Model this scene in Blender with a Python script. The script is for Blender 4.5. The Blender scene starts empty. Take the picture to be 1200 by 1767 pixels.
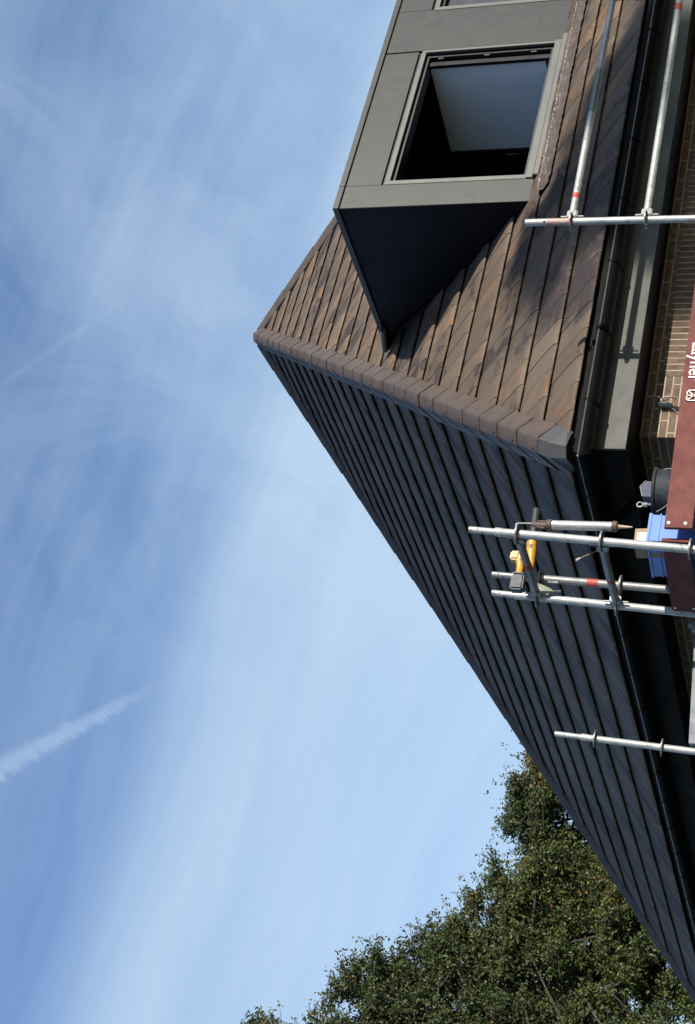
import bpy, math, random
import numpy as np
from mathutils import Vector, Matrix
random.seed(7); rng = np.random.default_rng(7)
sc = bpy.context.scene; col = sc.collection
R_ = math.radians

# ------------------------------------------------------------------ camera
CAMZ = 1.7
vr = Vector((0.8253, -0.5638, 0.0312)); vu = Vector((-0.2170, -0.2656, 0.9393)); vf = Vector((0.5213, 0.7820, 0.3416))
cd = bpy.data.cameras.new('camera'); cam = bpy.data.objects.new('camera', cd); col.objects.link(cam)
# the phone was held on its side: picture-right is world-down, picture-up is world-right
cx, cy, cz = -vu, vr, -vf
cam.matrix_world = Matrix(((cx.x, cy.x, cz.x, 0), (cx.y, cy.y, cz.y, 0), (cx.z, cy.z, cz.z, CAMZ), (0, 0, 0, 1)))
cd.sensor_fit = 'VERTICAL'; cd.sensor_height = 36.0; cd.lens = 36.0 * 2594.06 / 1767.0
cd.clip_start = 0.1; cd.clip_end = 5000
sc.camera = cam
sc.render.resolution_x, sc.render.resolution_y = 695, 1024

# ------------------------------------------------------------------ sun direction (towards the sun)
SUN = Vector((0.325, -0.905, 0.275)).normalized()
SUN_EL = math.asin(SUN.z); SUN_AZ = math.atan2(SUN.x, SUN.y)

# ------------------------------------------------------------------ tiny node expression helper
class E:
    def __init__(s, nt, sock): s.nt = nt; s.s = sock
    def _m(s, op, *o, clamp=False):
        n = s.nt.nodes.new('ShaderNodeMath'); n.operation = op; n.use_clamp = clamp
        for i, v in enumerate((s,) + o):
            if isinstance(v, E): s.nt.links.new(v.s, n.inputs[i])
            else: n.inputs[i].default_value = v
        return E(s.nt, n.outputs[0])
    def __add__(s, o): return s._m('ADD', o)
    __radd__ = __add__
    def __sub__(s, o): return s._m('SUBTRACT', o)
    def __rsub__(s, o): return (s * -1.0) + o
    def __mul__(s, o): return s._m('MULTIPLY', o)
    __rmul__ = __mul__
    def __truediv__(s, o): return s._m('DIVIDE', o)
    def clamp(s): return s._m('ADD', 0.0, clamp=True)
    def abs(s): return s._m('ABSOLUTE')
    def pw(s, e): return s._m('POWER', e)
    def ss(s, a, b):     # smoothstep a..b -> 0..1
        n = s.nt.nodes.new('ShaderNodeMapRange'); n.interpolation_type = 'SMOOTHSTEP'
        s.nt.links.new(s.s, n.inputs[0])
        if a < b: v = (a, b, 0.0, 1.0)
        else: v = (b, a, 1.0, 0.0)
        for i, q in enumerate(v): n.inputs[i + 1].default_value = q
        return E(s.nt, n.outputs[0])
def comb(nt, x, y, z=0.0):
    n = nt.nodes.new('ShaderNodeCombineXYZ')
    for i, v in enumerate((x, y, z)):
        if isinstance(v, E): nt.links.new(v.s, n.inputs[i])
        else: n.inputs[i].default_value = v
    return n.outputs[0]
def noise(nt, vec, scale, detail=4, rough=0.55, dist=0.0, off=None):
    n = nt.nodes.new('ShaderNodeTexNoise'); n.inputs['Scale'].default_value = scale
    n.inputs['Detail'].default_value = detail; n.inputs['Roughness'].default_value = rough
    n.inputs['Distortion'].default_value = dist
    if off is not None:
        m = nt.nodes.new('ShaderNodeMapping'); m.inputs['Location'].default_value = off
        nt.links.new(vec, m.inputs[0]); vec = m.outputs[0]
    if vec is not None: nt.links.new(vec, n.inputs['Vector'])
    return E(nt, n.outputs['Fac'])
def mixc(nt, fac, a, b):
    n = nt.nodes.new('ShaderNodeMix'); n.data_type = 'RGBA'
    if isinstance(fac, E): nt.links.new(fac.s, n.inputs['Factor'])
    else: n.inputs['Factor'].default_value = fac
    for k, v in ((6, a), (7, b)):
        if isinstance(v, (tuple, list)): n.inputs[k].default_value = (*v[:3], 1)
        else: nt.links.new(v, n.inputs[k])
    return n.outputs[2]

# ------------------------------------------------------------------ world: Nishita sky with procedural cirrus
w = bpy.data.worlds.new('World'); sc.world = w; w.use_nodes = True
nt = w.node_tree; nt.nodes.clear()
sky = nt.nodes.new('ShaderNodeTexSky'); sky.sky_type = 'NISHITA'; sky.sun_disc = False
sky.sun_elevation = SUN_EL; sky.sun_rotation = SUN_AZ; sky.altitude = 50; sky.air_density = 1.0; sky.dust_density = 0.6; sky.ozone_density = 1.6
tc = nt.nodes.new('ShaderNodeTexCoord'); D = tc.outputs['Generated']
def dot(v):
    n = nt.nodes.new('ShaderNodeVectorMath'); n.operation = 'DOT_PRODUCT'; nt.links.new(D, n.inputs[0]); n.inputs[1].default_value = v
    return E(nt, n.outputs['Value'])
# a tangent chart of the sky centred on the direction in which the cloud field lies (h right, v up)
dz = dot((0.5213, 0.7820, 0.3416))._m('MAXIMUM', 0.05)
h = dot((0.8253, -0.5638, 0.0312)) / dz; v = dot((-0.2170, -0.2656, 0.9393)) / dz
P = comb(nt, h, v)
wob = noise(nt, P, 2.2, 3, 0.5) - 0.5
wob2 = noise(nt, P, 6.0, 3, 0.5, off=(3, 1, 0)) - 0.5
# streaks that run almost level, sinking slightly to the right
s1 = v + h * 0.38 + wob * 0.10 + wob2 * 0.02
veil = noise(nt, comb(nt, h * 0.9, s1 * 5.0), 2.6, 6, 0.55, 0.3)
fine = noise(nt, comb(nt, h * 1.6 + wob * 0.6, s1 * 13.0), 3.0, 6, 0.62, 0.2)
# broad swirl rising to the right
s2 = v - h * 1.1 + wob * 0.22
swirl = noise(nt, comb(nt, s2 * 2.6 + wob2 * .5, v * 1.6 + h * 1.7, 5.0), 2.4, 7, 0.6, 1.1)
band1 = (v + h * 0.36 + wob * 0.06).ss(0.105, 0.035)               # the bright veil low down
band2 = (v - h * 0.80 + 0.0 + wob * 0.20).abs().ss(0.13, 0.0)      # arc from upper left towards the apex
left_dark = (h + v * 0.5 + wob * 0.1)
c = band1 * 0.52 + v.ss(0.26, -0.10) * 0.16 + band2 * 0.20 * h.ss(-0.15, 0.05) \
    + (veil - 0.5) * 0.62 + (fine - 0.5) * 0.26 + (swirl - 0.5) * 0.60 * h.ss(-0.18, 0.02)
# vapour trails: distance to a line in the chart
def trail(a, b, w0, w1, amp, rag):
    (ax, ay), (bx, by) = a, b
    L = math.hypot(bx - ax, by - ay); tx, ty = (bx - ax) / L, (by - ay) / L
    t = (h - ax) * tx + (v - ay) * ty
    n_ = (h - ax) * (-ty) + (v - ay) * tx
    nn = noise(nt, comb(nt, t * 5.0 + n_ * 2.6, n_ * 0.9), 30.0, 6, 0.72) - 0.5
    tt = (t / L).clamp()
    wd = tt * (w1 - w0) + w0
    d = ((n_ + nn * rag) / wd).abs()
    return d.ss(1.0, 0.15) * (t / L).ss(1.08, 0.55) * (nn * 1.6 + 0.85) * amp
c = c + trail((-0.1780, 0.2450), (-0.1130, 0.1230), 0.0115, 0.0045, 0.34, 0.013)
c = c + trail((0.075, 0.245), (0.1400, 0.150), 0.0030, 0.004, 0.07, 0.006)
c = (c + 0.25 + h.ss(0.02, 0.22) * v.ss(0.22, 0.06) * 0.26).clamp()
bg = nt.nodes.new('ShaderNodeBackground'); out = nt.nodes.new('ShaderNodeOutputWorld')
SKY = 0.075
tint = nt.nodes.new('ShaderNodeMix'); tint.data_type = 'RGBA'; tint.blend_type = 'MULTIPLY'; tint.inputs['Factor'].default_value = 1
nt.links.new(sky.outputs[0], tint.inputs[6]); tint.inputs[7].default_value = (0.80, 1.06, 1.47, 1)
skyc = mixc(nt, c * 0.80, tint.outputs[2], (4.65, 6.05, 7.4))
nt.links.new(skyc, bg.inputs[0]); bg.inputs[1].default_value = SKY
nt.links.new(bg.outputs[0], out.inputs[0])

sd = bpy.data.lights.new('sun', 'SUN'); sd.energy = 5.0; sd.angle = R_(0.53); sd.color = (1.0, 0.95, 0.86)
so = bpy.data.objects.new('sun', sd); col.objects.link(so)
so.rotation_euler = (-SUN).to_track_quat('-Z', 'Y').to_euler(); so.location = (20, -40, 30)
sc.view_settings.view_transform = 'Standard'; sc.view_settings.look = 'None'; sc.view_settings.exposure = 0.75; sc.view_settings.gamma = 1.0
sc.view_settings.use_curve_mapping = False
sc.render.engine = 'CYCLES'

# ------------------------------------------------------------------ materials
def mat(name):
    m = bpy.data.materials.new(name); m.use_nodes = True; b = m.node_tree.nodes['Principled BSDF']
    return m, m.node_tree, b
def objc(nt): return nt.nodes.new('ShaderNodeTexCoord').outputs['Object']
def bump(nt, b, hsock, strength, dist=0.01):
    n = nt.nodes.new('ShaderNodeBump'); n.inputs['Strength'].default_value = strength; n.inputs['Distance'].default_value = dist
    nt.links.new(hsock.s, n.inputs['Height']); nt.links.new(n.outputs[0], b.inputs['Normal'])
def simple(name, c, rough=0.5, metal=0.0, var=0.25, scale=8.0, bmp=0.0, c2=None, spec=0.5, coat=0):
    m, nt, b = mat(name); o = objc(nt)
    n1 = noise(nt, o, scale, 5, 0.6); n2 = noise(nt, o, scale * 6, 3, 0.6, off=(5, 2, 1))
    f = (n1 * 0.7 + n2 * 0.3).ss(0.32, 0.68)
    c2 = c2 or tuple(x * (1 - var) for x in c)
    nt.links.new(mixc(nt, f, c, c2), b.inputs['Base Color'])
    rr = n1 * 0.25 + (rough - 0.12)
    nt.links.new(rr.s, b.inputs['Roughness']); b.inputs['Metallic'].default_value = metal
    b.inputs['Specular IOR Level'].default_value = spec; b.inputs['Coat Weight'].default_value = coat
    if bmp: bump(nt, b, n2 + n1, bmp, 0.01)
    return m
# clay roof tile: flamed brown, rust and blue-grey, slightly glossy; colour varies by tile and in broad flashes
def tile_mat(name, shift=0.0):
    m, nt, b = mat(name); o = objc(nt)
    at = nt.nodes.new('ShaderNodeAttribute'); at.attribute_name = 'tone'
    sx = nt.nodes.new('ShaderNodeSeparateColor'); nt.links.new(at.outputs['Color'], sx.inputs[0])
    r1, r2, r3 = (E(nt, sx.outputs[i]) for i in range(3))
    offv = comb(nt, r1 * 0.22, r2 * 0.22, r3 * 0.22)
    va = nt.nodes.new('ShaderNodeVectorMath'); va.operation = 'ADD'; nt.links.new(o, va.inputs[0]); nt.links.new(offv, va.inputs[1])
    big = noise(nt, o, 1.1, 3, 0.5, 0.4)
    med = noise(nt, va.outputs[0], 3.4, 5, 0.62, 1.2)
    fin = noise(nt, va.outputs[0], 15.0, 6, 0.72, 1.6)
    grain = noise(nt, o, 140.0, 3, 0.7)
    f_blue = (big * 0.45 + med * 0.55 + (r1 - 0.5) * 0.16 + shift).ss(0.475, 0.575)
    f_rust = (med * 0.8 + fin * 0.2 + (r2 - 0.5) * 0.22).ss(0.52, 0.68)
    c = mixc(nt, f_rust, (0.096, 0.071, 0.052), (0.168, 0.098, 0.055))
    c = mixc(nt, f_blue, c, (0.043, 0.033, 0.031))
    c = mixc(nt, (fin.ss(0.50, 0.72) * 0.55), c, (0.105, 0.094, 0.082))
    scr = noise(nt, va.outputs[0], 7.0, 6, 0.75, 3.5)
    c = mixc(nt, (scr.ss(0.60, 0.72) * 0.45), c, (0.17, 0.155, 0.14))
    pat = noise(nt, o, 0.9, 4, 0.6, 1.0, off=(7, 3, 2))
    c = mixc(nt, pat.ss(0.50, 0.66) * 0.55, c, (0.128, 0.098, 0.072))
    k = (r3 * 0.24 + 0.84) * (grain * 0.3 + 0.85)
    mu = nt.nodes.new('ShaderNodeVectorMath'); mu.operation = 'SCALE'; nt.links.new(c, mu.inputs[0]); nt.links.new(k.s, mu.inputs['Scale'])
    nt.links.new(mu.outputs[0], b.inputs['Base Color'])
    nt.links.new((fin * 0.25 + 0.44 + r2 * 0.08).s, b.inputs['Roughness'])
    b.inputs['Specular IOR Level'].default_value = 0.12
    bump(nt, b, med * 1.4 + fin * 0.5 + grain * 0.12, 0.55, 0.006)
    return m
M = {}
M['tile'] = tile_mat('clay_tile')
M['ridge'] = simple('clay_ridge_tile', (0.086, 0.063, 0.049), 0.55, 0, 0.3, 7.0, 0.35, c2=(0.054, 0.043, 0.038), spec=0.25)
M['ridge_grey'] = simple('grey_end_tile', (0.060, 0.058, 0.056), 0.6, 0, 0.2, 6.0, 0.15, spec=0.3)
M['underlay'] = simple('roof_underlay', (0.010, 0.010, 0.010), 0.9, 0, 0.3, 4)
# anodised grey-green cladding with faint wipe marks
def clad(name, c, rough, metal, spec=0.5):
    m, nt, b = mat(name); o = objc(nt); b.inputs['Specular IOR Level'].default_value = spec
    n1 = noise(nt, o, 1.3, 3, 0.5, 1.0); n2 = noise(nt, o, 5.0, 4, 0.6, 2.0); n3 = noise(nt, o, 60, 2, 0.5)
    f = (n1 * 0.6 + n2 * 0.4).ss(0.3, 0.7)
    nt.links.new(mixc(nt, f, c, tuple(x * 0.80 for x in c)), b.inputs['Base Color'])
    nt.links.new((n2 * 0.22 + n1 * 0.16 + rough - 0.18).s, b.inputs['Roughness'])
    b.inputs['Metallic'].default_value = metal
    bump(nt, b, n1 * 1.0 + n3 * 0.01, 0.12, 0.02)
    return m
M['clad'] = clad('anodised_cladding', (0.049, 0.049, 0.044), 0.42, 0.8)
M['clad_shaded'] = clad('shaded_cheek_cladding', (0.0025, 0.004, 0.006), 0.5, 0.0, 0.10)  # dormer cladding again, with the left cheek's shade put into the colour
M['frame'] = clad('window_profile_metal', (0.085, 0.083, 0.072), 0.5, 0.3)
M['black'] = simple('black_powder_coat', (0.010, 0.011, 0.013), 0.4, 0, 0.3, 8)
M['inside'] = simple('unlit_interior_black', (0.012, 0.011, 0.010), 0.8, 0, 0.5, 2.5)  # near-black base puts the unlit room's darkness into the colour
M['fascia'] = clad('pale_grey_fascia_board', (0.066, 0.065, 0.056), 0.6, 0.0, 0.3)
M['soffit'] = simple('soffit_and_shaded_fascia', (0.005, 0.005, 0.005), 0.7, 0, 0.3, 4, spec=0.08)  # near-black base carries the eave shade; also used for the side fascia
M['gutter'] = simple('black_gutter', (0.0025, 0.0025, 0.0025), 0.55, 0.0, 0.4, 12, spec=0.05)
M['gutter_rim'] = simple('pale_gutter_rim', (0.20, 0.19, 0.17), 0.35, 0.8, 0.5, 20)  # rim given a paler metal than the trough
M['lead'] = simple('crumpled_lead', (0.15, 0.115, 0.09), 0.42, 0.25, 0.5, 9, 0.9, c2=(0.07, 0.055, 0.048))
M['lead_glint'] = simple('lead_glint_edge', (0.34, 0.31, 0.28), 0.4, 0.3, 0.6, 30, 0.6, c2=(0.12, 0.10, 0.085))  # pale colour stands for sunlit glints on the lead
M['zinc'] = simple('zinc_pipe', (0.16, 0.155, 0.145), 0.35, 0.7, 0.4, 20)
# galvanised tube
def galv(name, c=(0.36, 0.36, 0.34)):
    m, nt, b = mat(name); o = objc(nt)
    n1 = noise(nt, o, 9, 5, 0.7, 0.5); n2 = noise(nt, o, 45, 4, 0.65); n3 = noise(nt, o, 22, 3, 0.5, off=(4, 4, 1))
    cc = mixc(nt, n1.ss(0.35, 0.7), c, tuple(x * 0.72 for x in c))
    cc = mixc(nt, (n2 * 0.5 + n3 * 0.5).ss(0.57, 0.62) * 0.85, cc, (0.16, 0.14, 0.12))
    nt.links.new(cc, b.inputs['Base Color']); b.inputs['Metallic'].default_value = 0.35
    nt.links.new((n1 * 0.3 + 0.32).s, b.inputs['Roughness']); bump(nt, b, n2, 0.2, 0.004)
    return m
M['galv'] = galv('galvanised_steel'); M['galv_dull'] = galv('dull_galvanised_steel', (0.20, 0.20, 0.19))
M['galv_green'] = galv('green_stained_steel', (0.13, 0.19, 0.155))
M['red_paint'] = simple('red_marking_paint', (0.42, 0.06, 0.035), 0.6, 0, 0.45, 40)
M['rust_paint'] = simple('faded_red_paint_on_steel', (0.32, 0.13, 0.09), 0.6, 0.2, 0.5, 30, c2=(0.34, 0.31, 0.28))
M['plywood'] = simple('red_film_plywood', (0.115, 0.027, 0.022), 0.62, 0, 0.28, 9, 0.15, c2=(0.080, 0.019, 0.016), spec=0.2)
M['white'] = simple('white_marking', (0.5, 0.46, 0.44), 0.6, 0, 0.12, 30)
M['rivet'] = simple('bright_rivet', (0.5, 0.48, 0.45), 0.4, 0.3, 0.2, 20)
M['dot'] = simple('dark_screw_head', (0.03, 0.03, 0.03), 0.5, 0.2, 0.2, 20)
M['blue'] = simple('blue_crate_plastic', (0.085, 0.18, 0.52), 0.42, 0, 0.2, 12)
M['navy'] = simple('navy_plastic', (0.010, 0.016, 0.050), 0.6, 0, 0.3, 12)
M['tub'] = simple('scuffed_black_tub', (0.010, 0.012, 0.016), 0.6, 0, 0.5, 9, 0.1, c2=(0.030, 0.033, 0.038), spec=0.2)
M['card'] = simple('cardboard', (0.27, 0.18, 0.11), 0.8, 0, 0.2, 14, 0.1)
M['paper'] = simple('paper_label', (0.5, 0.5, 0.48), 0.7, 0, 0.1, 60)
M['yellow'] = simple('yellow_tool_plastic', (0.52, 0.27, 0.025), 0.4, 0, 0.35, 30, c2=(0.32, 0.15, 0.02))
M['rubber'] = simple('black_rubber', (0.018, 0.018, 0.02), 0.55, 0, 0.3, 30)
M['alu'] = simple('scratched_aluminium_tube', (0.38, 0.375, 0.365), 0.4, 0.4, 0.35, 25, 0.1)
M['brown'] = simple('rusty_ring', (0.10, 0.065, 0.05), 0.65, 0.3, 0.5, 50, 0.3)
M['nozzle'] = simple('sealant_nozzle', (0.42, 0.33, 0.26), 0.5, 0, 0.2, 20)
M['cable'] = simple('grey_cable', (0.24, 0.23, 0.21), 0.5, 0, 0.3, 20)
M['wood'] = simple('scaffold_deck', (0.16, 0.10, 0.075), 0.7, 0, 0.3, 6)
M['seam'] = simple('dark_joint', (0.012, 0.012, 0.012), 0.8)
# window glass; the sash's pale reflection is put into the base colour
m, nt, b = mat('glass_pane'); o = objc(nt)
n1 = noise(nt, o, 1.6, 4, 0.55, 0.8); n2 = noise(nt, o, 7, 3, 0.6)
nt.links.new(mixc(nt, (n1 * 0.7 + n2 * 0.3).ss(0.35, 0.65), (0.88, 0.93, 1.0), (0.80, 0.86, 0.96)), b.inputs['Base Color'])
b.inputs['Roughness'].default_value = 0.12; b.inputs['Specular IOR Level'].default_value = 0.8
M['glass'] = m
# brick
m, nt, b = mat('brick_wall'); o = objc(nt)
def brickmat(name, horiz_axis, soldier=False):
    m, nt, b = mat(name); o = objc(nt)
    sp = nt.nodes.new('ShaderNodeSeparateXYZ'); nt.links.new(o, sp.inputs[0])
    hx = E(nt, sp.outputs[horiz_axis]); zz = E(nt, sp.outputs[2])
    uv = comb(nt, hx, zz) if not soldier else comb(nt, zz, hx)
    bt = nt.nodes.new('ShaderNodeTexBrick'); nt.links.new(uv, bt.inputs['Vector'])
    bt.inputs['Scale'].default_value = 1.0; bt.offset = 0.5 if not soldier else 0.0
    bt.inputs['Brick Width'].default_value = 0.215 if not soldier else 0.215
    bt.inputs['Row Height'].default_value = 0.0575; bt.inputs['Mortar Size'].default_value = 0.0065
    bt.inputs['Mortar Smooth'].default_value = 0.25; bt.inputs['Bias'].default_value = -0.1
    bt.inputs['Color1'].default_value = (0.095, 0.056, 0.035, 1); bt.inputs['Color2'].default_value = (0.050, 0.030, 0.021, 1)
    bt.inputs['Mortar'].default_value = (0.28, 0.235, 0.175, 1)
    n1 = noise(nt, o, 14, 5, 0.65); n2 = noise(nt, o, 90, 3, 0.6)
    c = mixc(nt, n1.ss(0.4, 0.70) * 0.75, bt.outputs['Color'], (0.14, 0.10, 0.065))
    nt.links.new(c, b.inputs['Base Color']); b.inputs['Roughness'].default_value = 0.9
    bump(nt, b, E(nt, bt.outputs['Fac']) * -1.0 + n1 * 0.4 + n2 * 0.3, 0.8, 0.008)
    return m
M['brick_x'] = brickmat('brick_front', 0); M['brick_y'] = brickmat('brick_side', 1); M['soldier'] = brickmat('brick_soldier', 0, True)
bpy.data.materials.remove(m)
# ground
m, nt, b = mat('ground_grass'); o = objc(nt)
n1 = noise(nt, o, 0.4, 5, 0.6); n2 = noise(nt, o, 9, 4, 0.7)
nt.links.new(mixc(nt, (n1 * 0.5 + n2 * 0.5).ss(0.35, 0.65), (0.035, 0.05, 0.02), (0.07, 0.06, 0.04)), b.inputs['Base Color']); b.inputs['Roughness'].default_value = 0.95
M['ground'] = m
# foliage
def leafmat(name, a, b2, c3):
    m, nt, b = mat(name); o = objc(nt)
    at = nt.nodes.new('ShaderNodeAttribute'); at.attribute_name = 'tone'
    sx = nt.nodes.new('ShaderNodeSeparateColor'); nt.links.new(at.outputs['Color'], sx.inputs[0])
    r1, r2, r3 = (E(nt, sx.outputs[i]) for i in range(3))
    c = mixc(nt, r1, a, b2); c = mixc(nt, r2, c, c3)
    c = mixc(nt, r3, c, (0.36, 0.13, 0.04))
    nt.links.new(c, b.inputs['Base Color']); b.inputs['Roughness'].default_value = 0.5; b.inputs['Specular IOR Level'].default_value = 0.3
    tr = nt.nodes.new('ShaderNodeBsdfTranslucent'); nt.links.new(c, tr.inputs[0])
    mx = nt.nodes.new('ShaderNodeMixShader'); mx.inputs[0].default_value = 0.22
    nt.links.new(b.outputs[0], mx.inputs[1]); nt.links.new(tr.outputs[0], mx.inputs[2])
    nt.links.new(mx.outputs[0], nt.nodes['Material Output'].inputs[0])
    return m
M['leaf'] = leafmat('oak_leaves', (0.036, 0.054, 0.017), (0.074, 0.090, 0.025), (0.17, 0.155, 0.035))
M['leaf2'] = leafmat('dark_oak_leaves', (0.031, 0.047, 0.017), (0.060, 0.076, 0.025), (0.14, 0.13, 0.035))
M['bark'] = simple('bark', (0.045, 0.037, 0.028), 0.9, 0, 0.4, 6, 0.6)

# ------------------------------------------------------------------ mesh building
class MB:
    def __init__(s): s.v = []; s.f = []; s.m = []; s.c = []; s.cur = 0
    def add(s, vs, fs, tone=None):
        b = len(s.v); s.v += [tuple(x) for x in vs]
        for f in fs: s.f.append(tuple(i + b for i in f)); s.m.append(s.cur); s.c.append(tone)
        return s
    def box(s, x0, x1, y0, y1, z0, z1, bev=0.0):
        if bev <= 0:
            vs = [(x, y, z) for z in (z0, z1) for y in (y0, y1) for x in (x0, x1)]
            return s.add(vs, [(0, 2, 3, 1), (4, 5, 7, 6), (0, 1, 5, 4), (2, 6, 7, 3), (0, 4, 6, 2), (1, 3, 7, 5)])
        import bmesh
        bm = bmesh.new(); bmesh.ops.create_cube(bm, size=1)
        for q in bm.verts: q.co = Vector(((x0 + x1) / 2 + q.co.x * (x1 - x0), (y0 + y1) / 2 + q.co.y * (y1 - y0), (z0 + z1) / 2 + q.co.z * (z1 - z0)))
        bmesh.ops.bevel(bm, geom=bm.edges[:], offset=bev, segments=2, affect='EDGES')
        bm.verts.index_update(); s.add([q.co[:] for q in bm.verts], [[q.index for q in f.verts] for f in bm.faces]); bm.free(); return s
    def obox(s, c, ax, ay, az, bev=0.0):   # oriented box from centre and three half-axes
        t = MB(); t.box(-1, 1, -1, 1, -1, 1)
        if bev:
            la, lb, lc = ax.length, ay.length, az.length
            t = MB(); t.box(-la, la, -lb, lb, -lc, lc, bev); t.v = [(x / la, y / lb, z / lc) for x, y, z in t.v]
        return s.add([c + ax * x + ay * y + az * z for x, y, z in t.v], t.f)
    def tube(s, pts, r, n=16, cap=True, r_end=None):
        pts = [Vector(p) for p in pts]; k = len(pts); rs = r if isinstance(r, (list, tuple)) else [r] * k
        vs = []; prev = None
        for i, p in enumerate(pts):
            d = (pts[min(i + 1, k - 1)] - pts[max(i - 1, 0)]).normalized()
            if prev is None:
                a = d.orthogonal().normalized()
            else:
                a = (prev - d * prev.dot(d)).normalized()
            prev = a; b_ = d.cross(a)
            for j in range(n):
                t = 2 * math.pi * j / n; vs.append(p + (a * math.cos(t) + b_ * math.sin(t)) * rs[i])
        fs = [(i * n + j, i * n + (j + 1) % n, (i + 1) * n + (j + 1) % n, (i + 1) * n + j) for i in range(k - 1) for j in range(n)]
        if cap: fs += [tuple(range(n - 1, -1, -1)), tuple((k - 1) * n + j for j in range(n))]
        return s.add(vs, fs)
    def prism(s, poly, d):     # polygon extruded by vector d
        poly = [Vector(p) for p in poly]; n = len(poly); d = Vector(d)
        vs = poly + [p + d for p in poly]
        return s.add(vs, [tuple(range(n - 1, -1, -1)), tuple(range(n, 2 * n))] + [(i, (i + 1) % n, n + (i + 1) % n, n + i) for i in range(n)])
    def build(s, name, mats, parent=None, smooth=True, ang=35, loc=None):
        me = bpy.data.meshes.new(name)
        if not isinstance(mats, (list, tuple)): mats = [mats]
        off = Vector(loc) if loc is not None else Vector((0, 0, 0))
        me.from_pydata([tuple(Vector(p) - off) for p in s.v] if loc is not None else s.v, [], s.f)
        for m in mats: me.materials.append(M[m] if isinstance(m, str) else m)
        if any(s.m): me.polygons.foreach_set('material_index', s.m)
        if any(q is not None for q in s.c):
            a = me.color_attributes.new('tone', 'FLOAT_COLOR', 'CORNER')
            arr = []
            for f, q in zip(s.f, s.c): arr += list((*(q or (.5, .5, .5)), 1.0)) * len(f)
            a.data.foreach_set('color', arr)
        import bmesh
        bm = bmesh.new(); bm.from_mesh(me); bmesh.ops.recalc_face_normals(bm, faces=bm.faces[:]) if s.c and s.c[0] is None else None
        if smooth:
            for f in bm.faces: f.smooth = True
            for e in bm.edges:
                if len(e.link_faces) == 2:
                    if e.calc_face_angle(0) > R_(ang): e.smooth = False
        bm.to_mesh(me); bm.free(); me.update()
        o = bpy.data.objects.new(name, me); col.objects.link(o); o.parent = parent
        if loc is not None: o.location = off
        return o
def tag(o, label=None, cat=None, group=None, kind=None):
    if label: o['label'] = label
    if cat: o['category'] = cat
    if group: o['group'] = group
    if kind: o['kind'] = kind
    return o
def empty(name, loc, label, cat, group=None):
    o = bpy.data.objects.new(name, None); col.objects.link(o); o.location = loc; o.empty_display_size = 0.2
    return tag(o, label, cat, group)

# everything measured from the eave corner of the roof; C is that corner in the world
C = Vector((5.8014, 7.8930, 2.0112 + CAMZ)); GZ = -C.z
PITCH = 0.7370686; tp = math.tan(PITCH)
X, Y, Z = Vector((1, 0, 0)), Vector((0, 1, 0)), Vector((0, 0, 1))
nF = Vector((0, -math.sin(PITCH), math.cos(PITCH))); nL = Vector((-math.sin(PITCH), 0, math.cos(PITCH)))
sF = Vector((0, math.cos(PITCH), math.sin(PITCH))); sL = Vector((math.cos(PITCH), 0, math.sin(PITCH)))
G = 0.42315
APY = 7.43; APZ = APY * tp; APEX = Vector((APY, APY, APZ)); SMAX = APY / math.cos(PITCH)
FE = 9.15            # right end of the front eave
LE = 12.25           # far end of the side eave

# ------------------------------------------------------------------ ground
g = MB(); g.add([(-600, -600, 0), (900, -600, 0), (900, 900, 0), (-600, 900, 0)], [(0, 1, 2, 3)])
tag(g.build('ground', 'ground', smooth=False), kind='structure')

# ------------------------------------------------------------------ house
house = empty('house', (C.x + 4, C.y + 5, 0), 'brick house with a steep hipped roof of brown clay tiles and a grey metal-clad dormer', 'house')
HO = C - Vector(house.location)
def hb(mb, name, mats, parent=None, **k):       # build a part of the house from corner-based coordinates
    p = parent or house
    mb.v = [tuple(Vector(q)) for q in mb.v]
    o = mb.build(name, mats, p, **k)
    if parent is None: o.location = HO
    return o
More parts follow.
